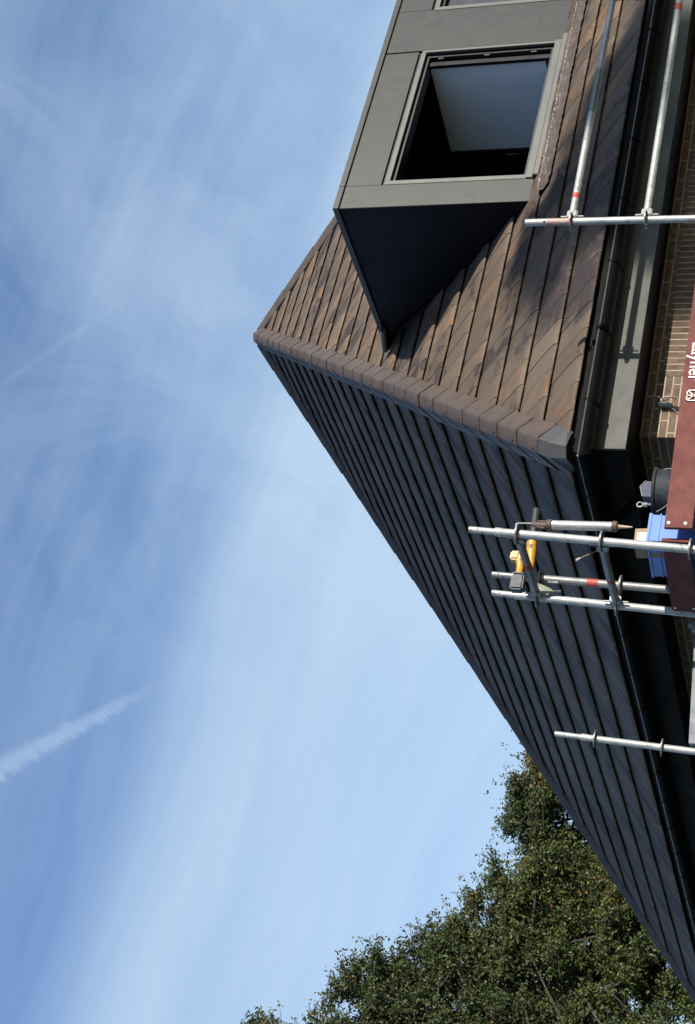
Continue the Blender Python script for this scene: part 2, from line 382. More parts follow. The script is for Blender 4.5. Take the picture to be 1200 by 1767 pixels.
# tiles: real slabs with a rolled nose
def tiles(O, e, s, n, umax_eave, apex_u, TW, lo_m, hi_m, skip=None, wob=0.0):
    mb = MB()
    prof = [(0.110, 0.010), (0.060, 0.0245), (0.004, 0.0255), (0.000, 0.0280), (0.000, 0.0350), (0.004, 0.0400), (0.014, 0.0440), (0.036, 0.0470), (0.075, 0.0470), (0.20, 0.034), (G + 0.055, 0.0035)]
    i = 0
    while i * G < SMAX - 0.05:
        s0 = i * G
        def lo(s_): return apex_u * (s_ / SMAX) + lo_m
        def hi(s_): return umax_eave + (apex_u - umax_eave) * (s_ / SMAX) - hi_m
        k0 = int(lo(s0) / TW) - 3; u = k0 * TW + (0.09 if i % 2 == 0 else 0.09 + TW / 2)
        while u < hi(s0):
            a, b_ = u + 0.0028, u + TW - 0.0028
            if b_ > lo(s0) and not (skip and skip(u + TW / 2, s0)):
                tone = (random.random(), random.random(), random.random())
                dh = random.uniform(-0.0015, 0.0015); tl = random.uniform(-0.0016, 0.0016); ds = random.uniform(-0.002, 0.002)
                vs = []; ok = False
                nx = 4
                for (ps, ph) in prof:
                    ss_ = s0 + ps + ds
                    l_, h_ = max(a, lo(ss_)), min(b_, hi(ss_))
                    if h_ - l_ > 0.004: ok = True
                    if h_ < l_: h_ = l_ = (min(max(l_, lo(ss_)), hi(ss_)) if False else (l_ if l_ > a else h_))
                    for q in range(nx + 1):
                        f = q / nx; uu = l_ + (h_ - l_) * f
                        bow = -0.0022 * (2 * (uu - u) / TW - 1) ** 2
                        vs.append(O + e * uu + s * ss_ + n * (ph + dh + tl * (2 * f - 1) + bow))
                if ok:
                    m1 = nx + 1; fs = []
                    for r in range(len(prof) - 1):
                        for q in range(nx): fs.append((r * m1 + q, (r + 1) * m1 + q, (r + 1) * m1 + q + 1, r * m1 + q + 1))
                    L_ = [r * m1 for r in range(1, len(prof))]; Rr = [r * m1 + nx for r in range(1, len(prof))]
                    fs.append(tuple(L_)); fs.append(tuple(reversed(Rr)))
                    if e.cross(s).dot(n) > 0: fs = [tuple(reversed(f)) for f in fs]
                    mb.add(vs, [tuple(reversed(f)) for f in fs] if False else fs, tone)
            u += TW
        i += 1
    return mb
DU0, DU1, DY, DZ0, DZ1 = 3.41, 8.15, 1.05, 0.953, 2.78
DBACK = DZ1 / tp
def skipF(u, s_):
    y = (s_ + G * 0.6) * math.cos(PITCH)
    return DU0 + 0.22 < u < DU1 - 0.1 and DY + 0.1 < y < DBACK - 0.35
ft = tiles(Vector((0, 0, 0)), X, sF, nF, FE, APY, 0.2405, 0.05, 0.10, skipF)
ft_o = hb(ft, 'front_roof_tiles', 'tile', ang=40)
lt = tiles(Vector((0, 0, 0)), Y, sL, nL, LE, APY, 0.2405, 0.05, 0.08)
lt_o = hb(lt, 'side_roof_tiles', 'tile', ang=40)
# boarding below the tiles; the front sheet leaves the dormer opening free
u = MB()
def PF(x_, s_, d=-0.022): return X * x_ + sF * s_ + nF * d
def tri_lo(s_): return APY * s_ / SMAX
def tri_hi(s_): return FE + (APY - FE) * s_ / SMAX
sd0, sd1 = (DY + 0.03) / math.cos(PITCH), (DBACK - 0.05) / math.cos(PITCH)
def strip(sa, sb, xa=None, xb=None):
    P_ = [PF(xa if xa is not None else tri_lo(sa), sa), PF(xb if xb is not None else tri_hi(sa), sa), PF(xb if xb is not None else tri_hi(sb), sb), PF(xa if xa is not None else tri_lo(sb), sb)]
    u.prism(P_, nF * -0.03)
strip(0.03, sd0); strip(sd1, SMAX - .02)
u.prism([PF(tri_lo(sd0), sd0), PF(DU0 + 0.03, sd0), PF(DU0 + 0.03, sd1), PF(tri_lo(sd1), sd1)], nF * -0.03)
u.prism([PF(DU1 - 0.03, sd0), PF(tri_hi(sd0), sd0), PF(tri_hi(sd1), sd1), PF(DU1 - 0.03, sd1)], nF * -0.03)
u.prism([Vector((0, 0.02, 0)) + nL * -0.022 + sL * .03, Vector((0, LE, 0)) + nL * -0.022 + sL * .03, APEX + nL * -0.022], nL * -0.03)
u.prism([Vector((FE, 0, -.03)), APEX - Z * .04, Vector((FE, LE, -.03))], Vector((-0.03, 0, 0)))
u.prism([Vector((0, LE, -.03)), APEX - Z * .04, Vector((FE, LE, -.03))], Vector((0, -0.03, 0)))
hb(u, 'roof_boarding', 'underlay', smooth=False)
# hip caps: faceted tiles that overlap like scales
def caps(P0, P1, e1, n1, e2, n2, step, name, mats, w1=0.13, w2=0.15, ht=0.103, tw=0.04, start=0.0, dots=True):
    d = (P1 - P0); L = d.length; d.normalize(); up = (n1 + n2).normalized(); ac = (e1 - e2).normalized()
    mb = MB(); k = start; i = 0
    while k < L - 0.02:
        k1 = min(k + step + 0.045, L)
        j = random.uniform(-0.003, 0.003)
        def ring(t, g, dd):
            base = P0 + d * t
            return [base + e1 * (w1 + dd) + n1 * (0.010 + g), base + e1 * (w1 + dd) + n1 * (0.040 + g), base + up * (ht + g) + ac * (tw + 0.022), base + up * (ht + 0.006 + g) + ac * tw, base + up * (ht + 0.006 + g) - ac * tw,
                    base + up * (ht + g) - ac * (tw + 0.022), base + e2 * (w2 + dd) + n2 * (0.054 + g * .4), base + e2 * (w2 + dd) + n2 * (0.030 + g * .4)]
        a = ring(k, 0.009 + j, 0.002); a0 = ring(k, 0.002 + j, -0.004); b_ = ring(k1, 0.0 + j, 0)
        n_ = len(a); tone = (random.random(), random.random(), random.random())
        mb.cur = 0
        mb.add(a + b_ + a0, [(q, q + 1, n_ + q + 1, n_ + q) for q in range(n_ - 1)] + [(2 * n_ + q, 2 * n_ + q + 1, q + 1, q) for q in range(n_ - 1)])
        if dots:
            mb.cur = 1
            bp_ = P0 + d * (k + 0.065) + up * (ht + 0.012) - ac * (tw * 0.55)
            mb.tube([bp_, bp_ + up * 0.0115], 0.0085, 8)
        k += step; i += 1
    return hb(mb, name, mats, ang=50)
hd = APEX.normalized()
def inplane(n, d, sgn):
    e = n.cross(d).normalized()
    return e if e.dot(sgn) > 0 else -e
caps(Vector((0, 0, 0)), APEX - hd * 0.10, inplane(nF, hd, X), nF, inplane(nL, hd, Y), nL, 0.432, 'hip_capping', ['ridge', 'dot'], start=0.32, w2=0.175)
# far hip of the side slope
P2 = Vector((0, LE, 0)); d2 = (APEX - P2).normalized()
nB = d2.cross(Vector((FE, LE, 0)) - P2).normalized(); nB = nB if nB.y > 0 else -nB
caps(P2, APEX - d2 * 0.1, inplane(nL, d2, -Y), nL, inplane(nB, d2, X), nB, 0.46, 'hip_capping', ['ridge', 'dot'], w1=0.13, w2=0.13, ht=0.085, dots=False)
P3 = Vector((FE, 0, 0)); d3 = (APEX - P3).normalized()
nRr = d3.cross(Vector((FE, LE, 0)) - P3).normalized(); nRr = nRr if nRr.x > 0 else -nRr
caps(P3, APEX - d3 * 0.1, inplane(nF, d3, -X), nF, inplane(nRr, d3, Y), nRr, 0.46, 'hip_capping', ['ridge', 'dot'], w1=0.12, w2=0.12, ht=0.075, tw=0.03, dots=False)
# closed faceted starter tile at the foot of the hip
upv = (nF + nL).normalized(); e1, e2 = inplane(nF, hd, X), inplane(nL, hd, Y); ac = (e1 - e2).normalized()
st = MB()
b0 = hd * 0.37
top = [b0 + e1 * .128 + nF * .012, b0 + e1 * .128 + nF * .047, b0 + upv * .112 + ac * .05, b0 + upv * .112 - ac * .05, b0 + e2 * .170 + nL * .050, b0 + e2 * .170 + nL * .012]
b1 = hd * 0.10
mid = [b1 + e1 * .128 + nF * .012, b1 + e1 * .120 + nF * .045, b1 + upv * .112 + ac * .05, b1 + upv * .112 - ac * .05, b1 + e2 * .155 + nL * .045, b1 + e2 * .165 + nL * .012]
b2 = hd * -0.035
low = [b1 + hd * -.02 + e1 * .120 + nF * .010, b1 + hd * -.03 + e1 * .105 + nF * .02, b2 + upv * .045 + ac * .040, b2 + upv * .045 - ac * .040, b1 + hd * -.03 + e2 * .125 + nL * .02, b1 + hd * -.02 + e2 * .140 + nL * .010]
st.add(top + mid + low, [(i, i + 1, 6 + i + 1, 6 + i) for i in range(5)] + [(6 + i, 7 + i, 13 + i, 12 + i) for i in range(5)] + [(12, 13, 14, 15, 16, 17), (0, 5, 4, 3, 2, 1)])
hb(st, 'hip_end_tile', 'ridge_grey', smooth=False)
# peak cap where the hips meet
pk = MB(); ring = []
for k in range(8):
    a = 2 * math.pi * k / 8 + 0.2; ring.append(APEX + Vector((math.cos(a) * .14, math.sin(a) * .14, -0.075)))
ring2 = [APEX + (p - APEX) * 0.55 + Z * 0.075 for p in ring]
pk.add(ring + ring2 + [APEX + Z * 0.082], [(k, (k + 1) % 8, 8 + (k + 1) % 8, 8 + k) for k in range(8)] + [(8 + k, 8 + (k + 1) % 8, 16) for k in range(8)])
hb(pk, 'peak_cap', 'ridge', ang=20)

# gutters: half-round trough with rolled rim, on both eaves
def gutter(name, e, outw, L0, L1):
    mb = MB(); n = 12; r = 0.062; cpt = outw * 0.055 + Z * -0.085
    for L in (0,):
        o1, o2 = [], []
        for j in range(n + 1):
            a = math.pi * j / n
            for rr, lst in ((r, o1), (r - 0.004, o2)): lst.append(cpt + outw * (math.cos(a) * rr) + Z * (-math.sin(a) * rr))
        pr = o1 + o2[::-1]
        k_ = len(pr); A_v = [p - e * p.dot(outw) for p in pr]; B_v = [p + e * L1 for p in pr]
        mb.add(A_v + B_v, [(i, (i + 1) % k_, k_ + (i + 1) % k_, k_ + i) for i in range(k_)] + [tuple(range(k_, 2 * k_))])
    g_ = hb(mb, name, 'gutter', ang=40)
    rim = MB(); rp = cpt + outw * (r + 0.002) + Z * 0.004
    k = L0
    rim.tube([rp - e * rp.dot(outw), rp + e * L1], 0.0065, 8)
    rr_ = hb(rim, 'rim', 'gutter_rim', parent=g_)
    q = L0 + 0.45
    while q < L1:     # union clips
        b = MB()
        o1, o2 = [], []
        for j in range(n + 1):
            a = math.pi * j / n
            for rr, lst in ((r + 0.006, o1), (r + .0015, o2)): lst.append(cpt + outw * (math.cos(a) * rr) + Z * (-math.sin(a) * rr) + e * q)
        b.prism(o1 + o2[::-1], e * 0.022)
        b.tube([rp + e * (q + .011) - Z * .004, rp + e * (q + .011) + Z * 0.016], 0.009, 8)
        hb(b, 'gutter_clip', 'gutter', parent=g_); q += 0.62
    return g_
gf = gutter('front_gutter', X, -Y, -0.118, FE)
gl = gutter('side_gutter', Y, -X, -0.114, LE)
sp_ = MB(); sp_.tube([(-0.055, .76, -.13), (-0.055, .76, -.19), (0.03, .74, -.27), (0.10, .74, -.33), (.10, .74, -.38)], 0.036, 14); sp_.tube([(0.085, .74, -.30), (0.105, .74, -.36)], 0.041, 14)
hb(sp_, 'gutter_outlet', 'gutter')
# fascia boards and soffit
FB0, FB1 = -0.335, -0.175
fb = MB(); WO = 0.50
seams = [0.097, 2.48, 4.93, 7.35, FE]
for a, b_ in zip(seams[:-1], seams[1:]):
    fb.cur = 0; fb.box(a + .002, b_ - .002, .098, .118, FB0, FB1 + .09)
    fb.cur = 1; xx_ = a + 0.08
    while xx_ < b_:
        fb.tube([(xx_, .096, FB0 + .10), (xx_, .099, FB0 + .10)], 0.006, 8); xx_ += 0.58
hb(fb, 'front_fascia', ['fascia', 'dot'], ang=30)
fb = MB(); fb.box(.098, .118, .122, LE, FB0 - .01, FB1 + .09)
hb(fb, 'side_fascia', 'soffit', ang=30)  # side board takes the soffit black, so its shade is in the colour
so_ = MB()
so_.box(.119, FE, .119, WO, FB0 + .004, FB0 + .024); so_.box(.119, WO, WO, LE, FB0 + .004, FB0 + .024)
so_.box(-.01, FE, -.005, .097, -.075, -.02); so_.box(-.01, .097, .097, LE, -.075, -.02)
hb(so_, 'soffit', 'soffit', smooth=False)
# walls
wl = MB(); wl.box(WO, 1.04, WO, WO + .2, GZ, FB0 + .003); wl.box(1.04, FE - .3, WO + .0, WO + .2, -0.435, FB0 + .003)
wl.box(1.04, FE - .3, WO, WO + .2, GZ, -2.0); wl.box(4.6, FE - .3, WO, WO + .2, -2.0, -.66)
hb(wl, 'front_wall', 'brick_x', smooth=False)
wl = MB(); wl.box(1.04, 4.6, WO - .002, WO + .2, -.655, -.436)
hb(wl, 'soldier_course', 'soldier', smooth=False)
wl = MB(); wl.box(WO, WO + .2, WO + .2, LE - .3, GZ, FB0 + .003)
hb(wl, 'side_wall', 'brick_y', smooth=False)
wl = MB(); wl.box(WO + .2, FE - .3, LE - .5, LE - .3, GZ, FB0 + .003); wl.box(FE - .5, FE - .3, WO + .2, LE - .5, GZ, FB0 + .003)
hb(wl, 'back_wall', 'brick_x', smooth=False)
wn = MB(); wn.box(1.04, 4.6, WO + .10, WO + .16, -2.0, -1.93); wn.box(1.04, 4.6, WO + .10, WO + .16, -.73, -.66)
for q in (1.04, 2.2, 3.4, 4.53): wn.box(q, q + .07, WO + .10, WO + .16, -1.93, -.73)
wn_ = hb(wn, 'ground_floor_window', 'frame', smooth=False)
pn = MB(); pn.box(1.11, 4.53, WO + .12, WO + .13, -1.93, -.73); hb(pn, 'pane', 'glass', parent=wn_, smooth=False)
# loose cables with a terminal at the wall
cb = MB()
cb.tube([(.80, .50, -.36), (.80, .45, -.37), (.80, .42, -.41), (.805, .44, -.45), (.81, .48, -.47)], 0.0035, 6)
cb.tube([(.70, .50, -.47), (.76, .47, -.455), (.83, .47, -.47), (.86, .48, -.50), (.84, .49, -.55)], 0.0035, 6)
cb.tube([(.80, .50, -.49), (.78, .46, -.50), (.74, .47, -.53), (.70, .49, -.58)], 0.003, 6)
cb.box(.75, .79, .47, .499, -.53, -.44, .004); cb.box(.80, .825, .475, .499, -.47, -.445, .003)
hb(cb, 'wall_cables', 'cable')

# ------------------------------------------------------------------ dormer (part of the house, its pieces one level below)
core = MB()
ct = 0.02
# shell: roof slab, side cheek, carcass strips round the openings
core.box(DU0 + .022, DU1, DY + .03, DY + .5, DZ1 - .10, DZ1 - .012); core.box(DU0 + .18, DU1, DY + .5, DBACK + .1, DZ1 - .10, DZ1 - .012)
W1 = (3.73, 5.45); W2 = (6.12, 7.84); WZ = (1.075, 2.315)
core.box(DU0 + .022, W1[0] + .0, DY + .024, DY + .12, DZ0 - .05, DZ1 - .10); core.box(W1[1], W2[0], DY + .024, DY + .12, DZ0 - .05, DZ1 - .10); core.box(W2[1], DU1, DY + .024, DY + .12, DZ0 - .05, DZ1 - .10)
for a, b_ in (W1, W2): core.box(a, b_, DY + .024, DY + .12, DZ0 - .05, WZ[0] - .0); core.box(a, b_, DY + .024, DY + .12, WZ[1], DZ1 - .10)
dorm = hb(core, 'dormer', 'black', smooth=False)
dorm['label'] = 'grey metal-clad dormer with an open window'
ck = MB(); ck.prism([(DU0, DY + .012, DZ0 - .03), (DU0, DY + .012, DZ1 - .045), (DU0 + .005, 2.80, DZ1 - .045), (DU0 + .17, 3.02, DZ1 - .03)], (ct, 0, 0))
hb(ck, 'left_cheek', 'clad_shaded', parent=dorm, smooth=False)
ck = MB(); ck.prism([(DU1 + .002, DY + .012, DZ0 - .03), (DU1 + .002, DY + .012, DZ1 - .045), (DU1 + .002, DBACK - .03, DZ1 - .045)], (ct, 0, 0))
hb(ck, 'right_cheek', 'clad', parent=dorm, smooth=False)
# front panels
def panel(name, x0, x1, z0, z1, rivets, m='clad', y0=None):
    y0 = DY if y0 is None else y0
    p = MB(); p.cur = 0; p.box(x0 + .0015, x1 - .0015, y0, y0 + .022, z0 + .0015, z1 - .0015, 0.0015)
    p.cur = 1
    for rx, rz in rivets: p.tube([(rx, y0 - .0025, rz), (rx, y0 + .001, rz)], 0.0058, 8)
    return hb(p, name, [m, 'dot'], parent=dorm, ang=30)
TP = DZ1 - 0.052
riv = []
for z in (2.56, 2.36, 2.02, 1.66, 1.32): riv += [(3.49, z + .04)]
for z in (2.42, 2.28, 1.95, 1.60, 1.26, 1.02): riv += [(3.63, z)]
panel('corner_panel', DU0, W1[0] - .045, DZ0, TP, riv)
panel('head_panel', W1[0] - .045, W1[1] + .02, WZ[1] + .075, TP, [(3.82, 2.42), (4.35, 2.44), (4.85, 2.52), (5.36, 2.44), (5.40, 2.66)])
riv = []
for z in (2.6, 2.43, 1.98, 1.52, 1.1): riv += [(5.58, z - .05), (6.00, z)]
panel('middle_panel', W1[1] + .02 + .015, W2[0] - .03, DZ0, TP, riv)
panel('head_panel', W2[0] - .03, W2[1] + .03, WZ[1] + .075, TP, [(6.3, 2.44), (6.9, 2.44)])
panel('end_panel', W2[1] + .03, DU1 + .024, DZ0, TP, [(8.0, 2.4), (8.0, 1.6)])
# roof edge trim, proud of the front and of the cheek
tr = MB(); tr.box(DU0 - .018, DU0 + .255, DY - .022, DY + .02, DZ1 - .052, DZ1, .002); tr.box(DU0 + .259, DU1 + .04, DY - .022, DY + .02, DZ1 - .052, DZ1, .002)
tr.box(DU0 - .018, DU0 + .02, DY + .0205, 2.80, DZ1 - .052, DZ1, .002)
tr.box(DU0 + .02, DU1 + .04, DY + .02, DBACK + .1, DZ1 - .012, DZ1 - .004)
hb(tr, 'roof_trim', 'clad', parent=dorm, ang=30)
# windows
def window(a, b_, sash):
    f = MB(); fw = .048
    y0, y1 = DY - .006, DY + .10
    f.box(a - fw, a, y0, y1, WZ[0] - .005, WZ[1] + .042, .002); f.box(b_, b_ + fw * .6, y0, y1, WZ[0] - .005, WZ[1] + .042, .002)
    f.box(a, b_, y0, y1, WZ[1] - .0, WZ[1] + .042, .002); f.box(a - fw, b_ + fw * .6, y0 - .012, y1, WZ[0] - .068, WZ[0] - .0055, .003)
    hb(f, 'window_frame', 'frame', parent=dorm, ang=30)
    s_ = MB(); s_.box(a - .06, b_ + .05, DY - .068, DY - .019, DZ0 - .012, DZ0 + .036, .004)
    s_.cur = 1; s_.box(a - .078, a - .061, DY - .075, DY - .001, DZ0 - .030, DZ0 + .045, .003)
    hb(s_, 'window_sill', ['frame', 'black'], parent=dorm, ang=30)
    r = MB()       # dark inner frame and reveal
    for q0, q1, z0, z1 in ((a, a + .03, WZ[0], WZ[1]), (b_ - .03, b_, WZ[0], WZ[1]), (a + .03, b_ - .03, WZ[0], WZ[0] + .03), (a + .03, b_ - .03, WZ[1] - .03, WZ[1])):
        r.box(q0, q1, DY + .035, DY + .16, z0 + .001, z1 - .001)
    for z in (1.25, 1.7, 2.15): r.tube([(b_ - .034, DY + .05, z), (b_ - .034, DY + .05, z + .05)], 0.006, 8)
    hb(r, 'inner_frame', 'black', parent=dorm, smooth=False)
    if sash:
        # casement hinged on the right jamb and swung into the room
        hx, hy, th, Ln = b_ - .085, DY + .07, R_(4), 1.09
        dv = Vector((-math.sin(th), math.cos(th), 0)); nv = Vector((math.cos(th), math.sin(th), 0))
        o = Vector((hx, hy, 0)); z0, z1 = 1.10, 2.325; fw = .062
        q = MB()
        def bar(l0, l1, za, zb, t=.028): q.obox(o + dv * ((l0 + l1) / 2) + Z * ((za + zb) / 2), dv * ((l1 - l0) / 2), nv * t, Z * ((zb - za) / 2))
        bar(0, fw * .55, z0, z1); bar(Ln - fw, Ln, z0, z1); bar(fw * .55, Ln - fw, z0, z0 + fw); bar(fw * .55, Ln - fw, z1 - fw * .7, z1)
        hb(q, 'sash', 'black', parent=dorm, smooth=False)
        q = MB(); q.obox(o + dv * (Ln / 2) + Z * ((z0 + z1) / 2), dv * (Ln / 2 - fw * .4), nv * .008, Z * ((z1 - z0) / 2 - fw * .5))
        hb(q, 'pane', 'glass', parent=dorm, smooth=False)
        q = MB(); hp = o + dv * (Ln - .03) + Z * 1.68 - nv * .04
        q.tube([hp + Z * .02, hp - nv * .03 + Z * .02], .010, 8); q.tube([hp - nv * .03 + Z * .03, hp - nv * .03 - Z * .10], .009, 8)
        hb(q, 'window_handle', 'black', parent=dorm)
    else:
        q = MB(); q.box(a + .03, b_ - .03, DY + .09, DY + .10, WZ[0] + .03, WZ[1] - .03); hb(q, 'pane', 'black', parent=dorm, smooth=False)
window(*W1, True); window(*W2, False)
# room behind the window
rm = MB(); x0, x1, y0, y1, z0, z1 = DU0 + .1, W2[0] - .4, DY + .125, 5.2, .35, DZ1 - .11
rm.box(x0 - .02, x0, y0, y1, z0, z1); rm.box(x1, x1 + .02, y0, y1, z0, z1); rm.box(x0, x1, y1, y1 + .02, z0, z1); rm.box(x0, x1, y0, y1, z0 - .02, z0); rm.box(x0, x1, y0, y1, z1 - .002, z1)
hb(rm, 'dormer_room', 'inside', parent=dorm, smooth=False)
# crumpled lead apron at the foot of the dormer
ap = MB(); n1_, n2_ = 150, 7; vs = []
rr = random.Random(3)
for i in range(n1_ + 1):
    uu = DU0 - .06 + (DU1 - DU0 + .1) * i / n1_
    for j in range(n2_):
        t = j / (n2_ - 1)
        if j == 0: p = Vector((uu, DY - .105, DZ0 - .060))
        else:
            s_ = (DY - .125) / math.cos(PITCH) + 0.01 - t * 0.16 + rr.uniform(-.006, .006) * (t > .9)
            p = X * (uu + rr.uniform(-.006, .006)) + sF * s_ + nF * (.048 + rr.uniform(-.004, .006) + (.010 * math.sin(uu * 37) + .007 * math.sin(uu * 83 + 1)) * (1 - abs(2 * t - 1)) + (0.012 if j == 1 else 0))
        vs.append(p)
ap.add(vs, [(i * n2_ + j, (i + 1) * n2_ + j, (i + 1) * n2_ + j + 1, i * n2_ + j + 1) for i in range(n1_) for j in range(n2_ - 1)])
hb(ap, 'lead_apron', 'lead', parent=dorm, ang=60)
bd = MB(); bpts = []  # added bead, its pale colour painting glints along the lead
for i in range(420):
    uu = DU0 + .02 + (DU1 - DU0) * i / 420
    bpts.append(Vector((uu, DY - .120 + rr.uniform(-.005, .005), DZ0 - .050 + rr.uniform(-.006, .008))))
bd.tube(bpts, [rr.uniform(.002, .010) for _ in bpts], 6)
hb(bd, 'lead_glint_bead', 'lead_glint', parent=dorm, ang=20)
# drain spout at the back corner of the dormer roof
dp = MB(); dp.tube([(DU0 - .050, 2.66, DZ1 - .060), (DU0 - .055, 2.93, DZ1 - .010)], .030, 20)
dp.tube([(DU0 - .055, 2.915, DZ1 - .013), (DU0 - .055, 2.934, DZ1 - .009)], .0315, 20)
hb(dp, 'drain_spout', 'zinc', parent=dorm)

# ------------------------------------------------------------------ scaffold
def V(p): return C + Vector(p)
LAT = Vector((0.8321, -0.5546, 0))
TR = 0.02415
def lean(P0, k, z): return Vector(P0) + Z * (z - P0[2]) + LAT * (k * (z - P0[2]))
def rosette(mb, c, ax, r=.062):
    # eight-holed disc: outer ring, hub and spokes
    ax = ax.normalized(); a = ax.orthogonal().normalized(); b_ = ax.cross(a); n = 24
    vs = []
    for t in (-.0045, .0045):
        for rad in (TR, r * .62, r * .86, r): 
            for j in range(n):
                th = 2 * math.pi * j / n; vs.append(c + ax * t + (a * math.cos(th) + b_ * math.sin(th)) * rad * (1 - (.05 if (j % 6 == 0 and rad == r) else 0)))
    fs = []
    for side in (0, 1):
        o = side * 4 * n
        for rI in range(3):
            for j in range(n):
                if rI == 1 and (j % 3 != 0): continue
                q = (o + rI * n + j, o + rI * n + (j + 1) % n, o + (rI + 1) * n + (j + 1) % n, o + (rI + 1) * n + j)
                fs.append(q if side else q[::-1])
    for rI in (1, 2, 3):
        for j in range(n): fs.append((rI * n + j, rI * n + (j + 1) % n, 4 * n + rI * n + (j + 1) % n, 4 * n + rI * n + j))
    mb.add(vs, fs)
def standard(label, P0, k, ztop, zcol, ros, zbot=None, m='galv', group='upright scaffold standards', spig=True):
    zbot = GZ + 0.03 if zbot is None else zbot
    base = lean(P0, k, zbot); W0 = V(base)
    root = empty('scaffold_standard', (W0.x, W0.y, 0), label, 'scaffold pole', group)
    off = W0 - Vector(root.location); T = lambda z: lean(P0, k, z) - base + off
    t = MB(); t.tube([T(zbot), T(zcol)], TR, 24); 
    for z in np.arange(zbot + .3, zcol, .9): pass
    t.build('tube', m, root)
    if spig:
        s_ = MB(); s_.tube([T(zcol), T(ztop)], .0193, 20); s_.tube([T(zcol - .03), T(zcol + .012)], .0262, 20)
        s_.build('spigot', m, root)
        hdir = (LAT * -.6 - Y * .8).normalized()
        d = MB(); zc = (zcol + ztop) / 2 + .03
        for z, sg in ((zc, .35), (zc - .03, -.75)):
            dd = Vector((vf.y * sg - vf.x * .9, -vf.x * sg - vf.y * .9, 0)).normalized()
            d.tube([T(z) + dd * .015, T(z) + dd * .0198], .0055, 8)
        d.build('pin_hole', 'dot', root)
    for z in ros:
        r_ = MB(); rosette(r_, T(z), T(z + 1) - T(z)); r_.build('rosette', 'galv_dull', root, ang=30)
    bp = MB(); bp.box(-.075, .075, -.075, .075, 0.0, .012); bp.tube([(0, 0, .012), (0, 0, .06)], .03, 16); bp.v = [tuple(Vector(q) + Vector((off.x, off.y, 0))) for q in bp.v]; bp.build('base_plate', 'galv_dull', root, smooth=False)
    return root, T
ZR = [0.046, -0.445, -0.945, -1.445, -1.945, -2.445]
KA, KB, KC, KD, KE = 0.051, 0.050, 0.038, 0.0445, 0.011
A0 = (-1.128, -0.714, .046); B0 = (-1.128, 0.0, .046); C0 = (-1.020, -0.050, .037); D0 = (-1.114, 1.976, -.037); E0 = (1.235, -.860, .0)
pA, TA = standard('galvanised scaffold pole nearest the drill and sealant gun, with dents and mud specks', A0, KA, .336, .167, ZR)
pB, TB = standard('galvanised scaffold pole left of the yellow drill, joined at its side to two cross tubes', B0, KB, .337, .177, ZR)
pC, TC = standard('duller scaffold pole with a red sticker, between the two brighter ones', C0, KC, .345, .20, [.037, -.46, -.96, -1.46], m='galv_dull')
pD, TD = standard('lone scaffold pole standing against the dark shaded side roof', D0, KD, .256, .05, [-.037, -.515, -1.015, -1.515, -2.015])
pE, TE = standard('scaffold pole in front of the gutter carrying two guardrails, red paint near its tip', E0, KE, .347, .30, [], spig=False)
# extra bits on pole E: red paint, hole
o = MB(); o.tube([TE(.02), TE(.20)], TR + .0006, 20, cap=False); o.build('paint_patch', 'rust_paint', pE)
o = MB(); o.tube([TE(.30), TE(.345)], TR, 20); o.build('tube_end', 'galv', pE)
o = MB(); dd = Vector((-vf.x, -vf.y, 0)).normalized(); o.tube([TE(.215) + dd * .015, TE(.215) + dd * .0249], .009, 10); o.build('pin_hole', 'dot', pE)
# sticker on C
o = MB(); o.tube([TC(-.255), TC(-.325)], TR + .0008, 20, cap=False); o.build('sticker', 'red_paint', pC)

def wedge_head(mb, p, d, zc):
    # cast end piece of a ledger with its wedge
    s_ = Z.cross(d)
    mb.obox(p + d * .058, d * .030, s_ * .020, Z * .034, .006)
    mb.obox(p + d * .046, d * .006, s_ * .004, Z * .075, .002)
def ledger(label, pa, pb, name='scaffold_ledger', cat='scaffold tube', group='horizontal scaffold ledgers', m='galv_dull', marks=(), ends=(True, True), r=TR):
    a, b_ = V(pa), V(pb); d = (b_ - a).normalized()
    root = empty(name, tuple(a), label, cat, group)
    t = MB(); L = (b_ - a).length
    t.tube([d * .075, d * (L - .075)], r, 24); t.build('tube', m, root)
    for e_, (p, dd) in zip(ends, ((Vector((0, 0, 0)), d), (d * L, -d))):
        if e_:
            h_ = MB(); wedge_head(h_, p, dd, 0); h_.build('wedge_head', 'galv_dull' if m != 'rust' else 'rust_paint', root)
    for (q0, q1, mm) in marks:
        k = MB(); k.tube([d * q0, d * q1], r + .0008, 24, cap=False); k.build('paint_band', mm, root)
    return root
def P3_(T, base0, z): return base0
A_ = lambda z: lean(A0, KA, z); B_ = lambda z: lean(B0, KB, z); C_ = lambda z: lean(C0, KC, z); D_ = lambda z: lean(D0, KD, z); E_ = lambda z: lean(E0, KE, z)
ledger('upper short cross tube with a red band beside the yellow tool', A_(.046), B_(.046), marks=((.315, .365, 'red_paint'),))
ledger('lower short cross tube just above the blue crate, faint red mark halfway', A_(-.445), B_(-.445), marks=((.40, .43, 'red_paint'),))
o_ = ledger('upper guardrail tube before the roof eave with a green stain and a red band', E_(.040), Vector((4.6, -.90, .04)), 'guardrail', 'guardrail', 'guardrails along the eave', 'galv', ((.20, .245, 'red_paint'), (1.02, 1.45, 'galv_green')))
o_ = ledger('lower guardrail tube in front of the pale fascia, red band near the yellow sign', E_(-.447), Vector((4.6, -.90, -.447)), 'guardrail', 'guardrail', 'guardrails along the eave', 'galv', ((2.03, 2.10, 'red_paint'),))
for zz in (.040, -.447):
    o = MB(); rosette(o, TE(zz), Z); o.build('rosette', 'galv_dull', pE)
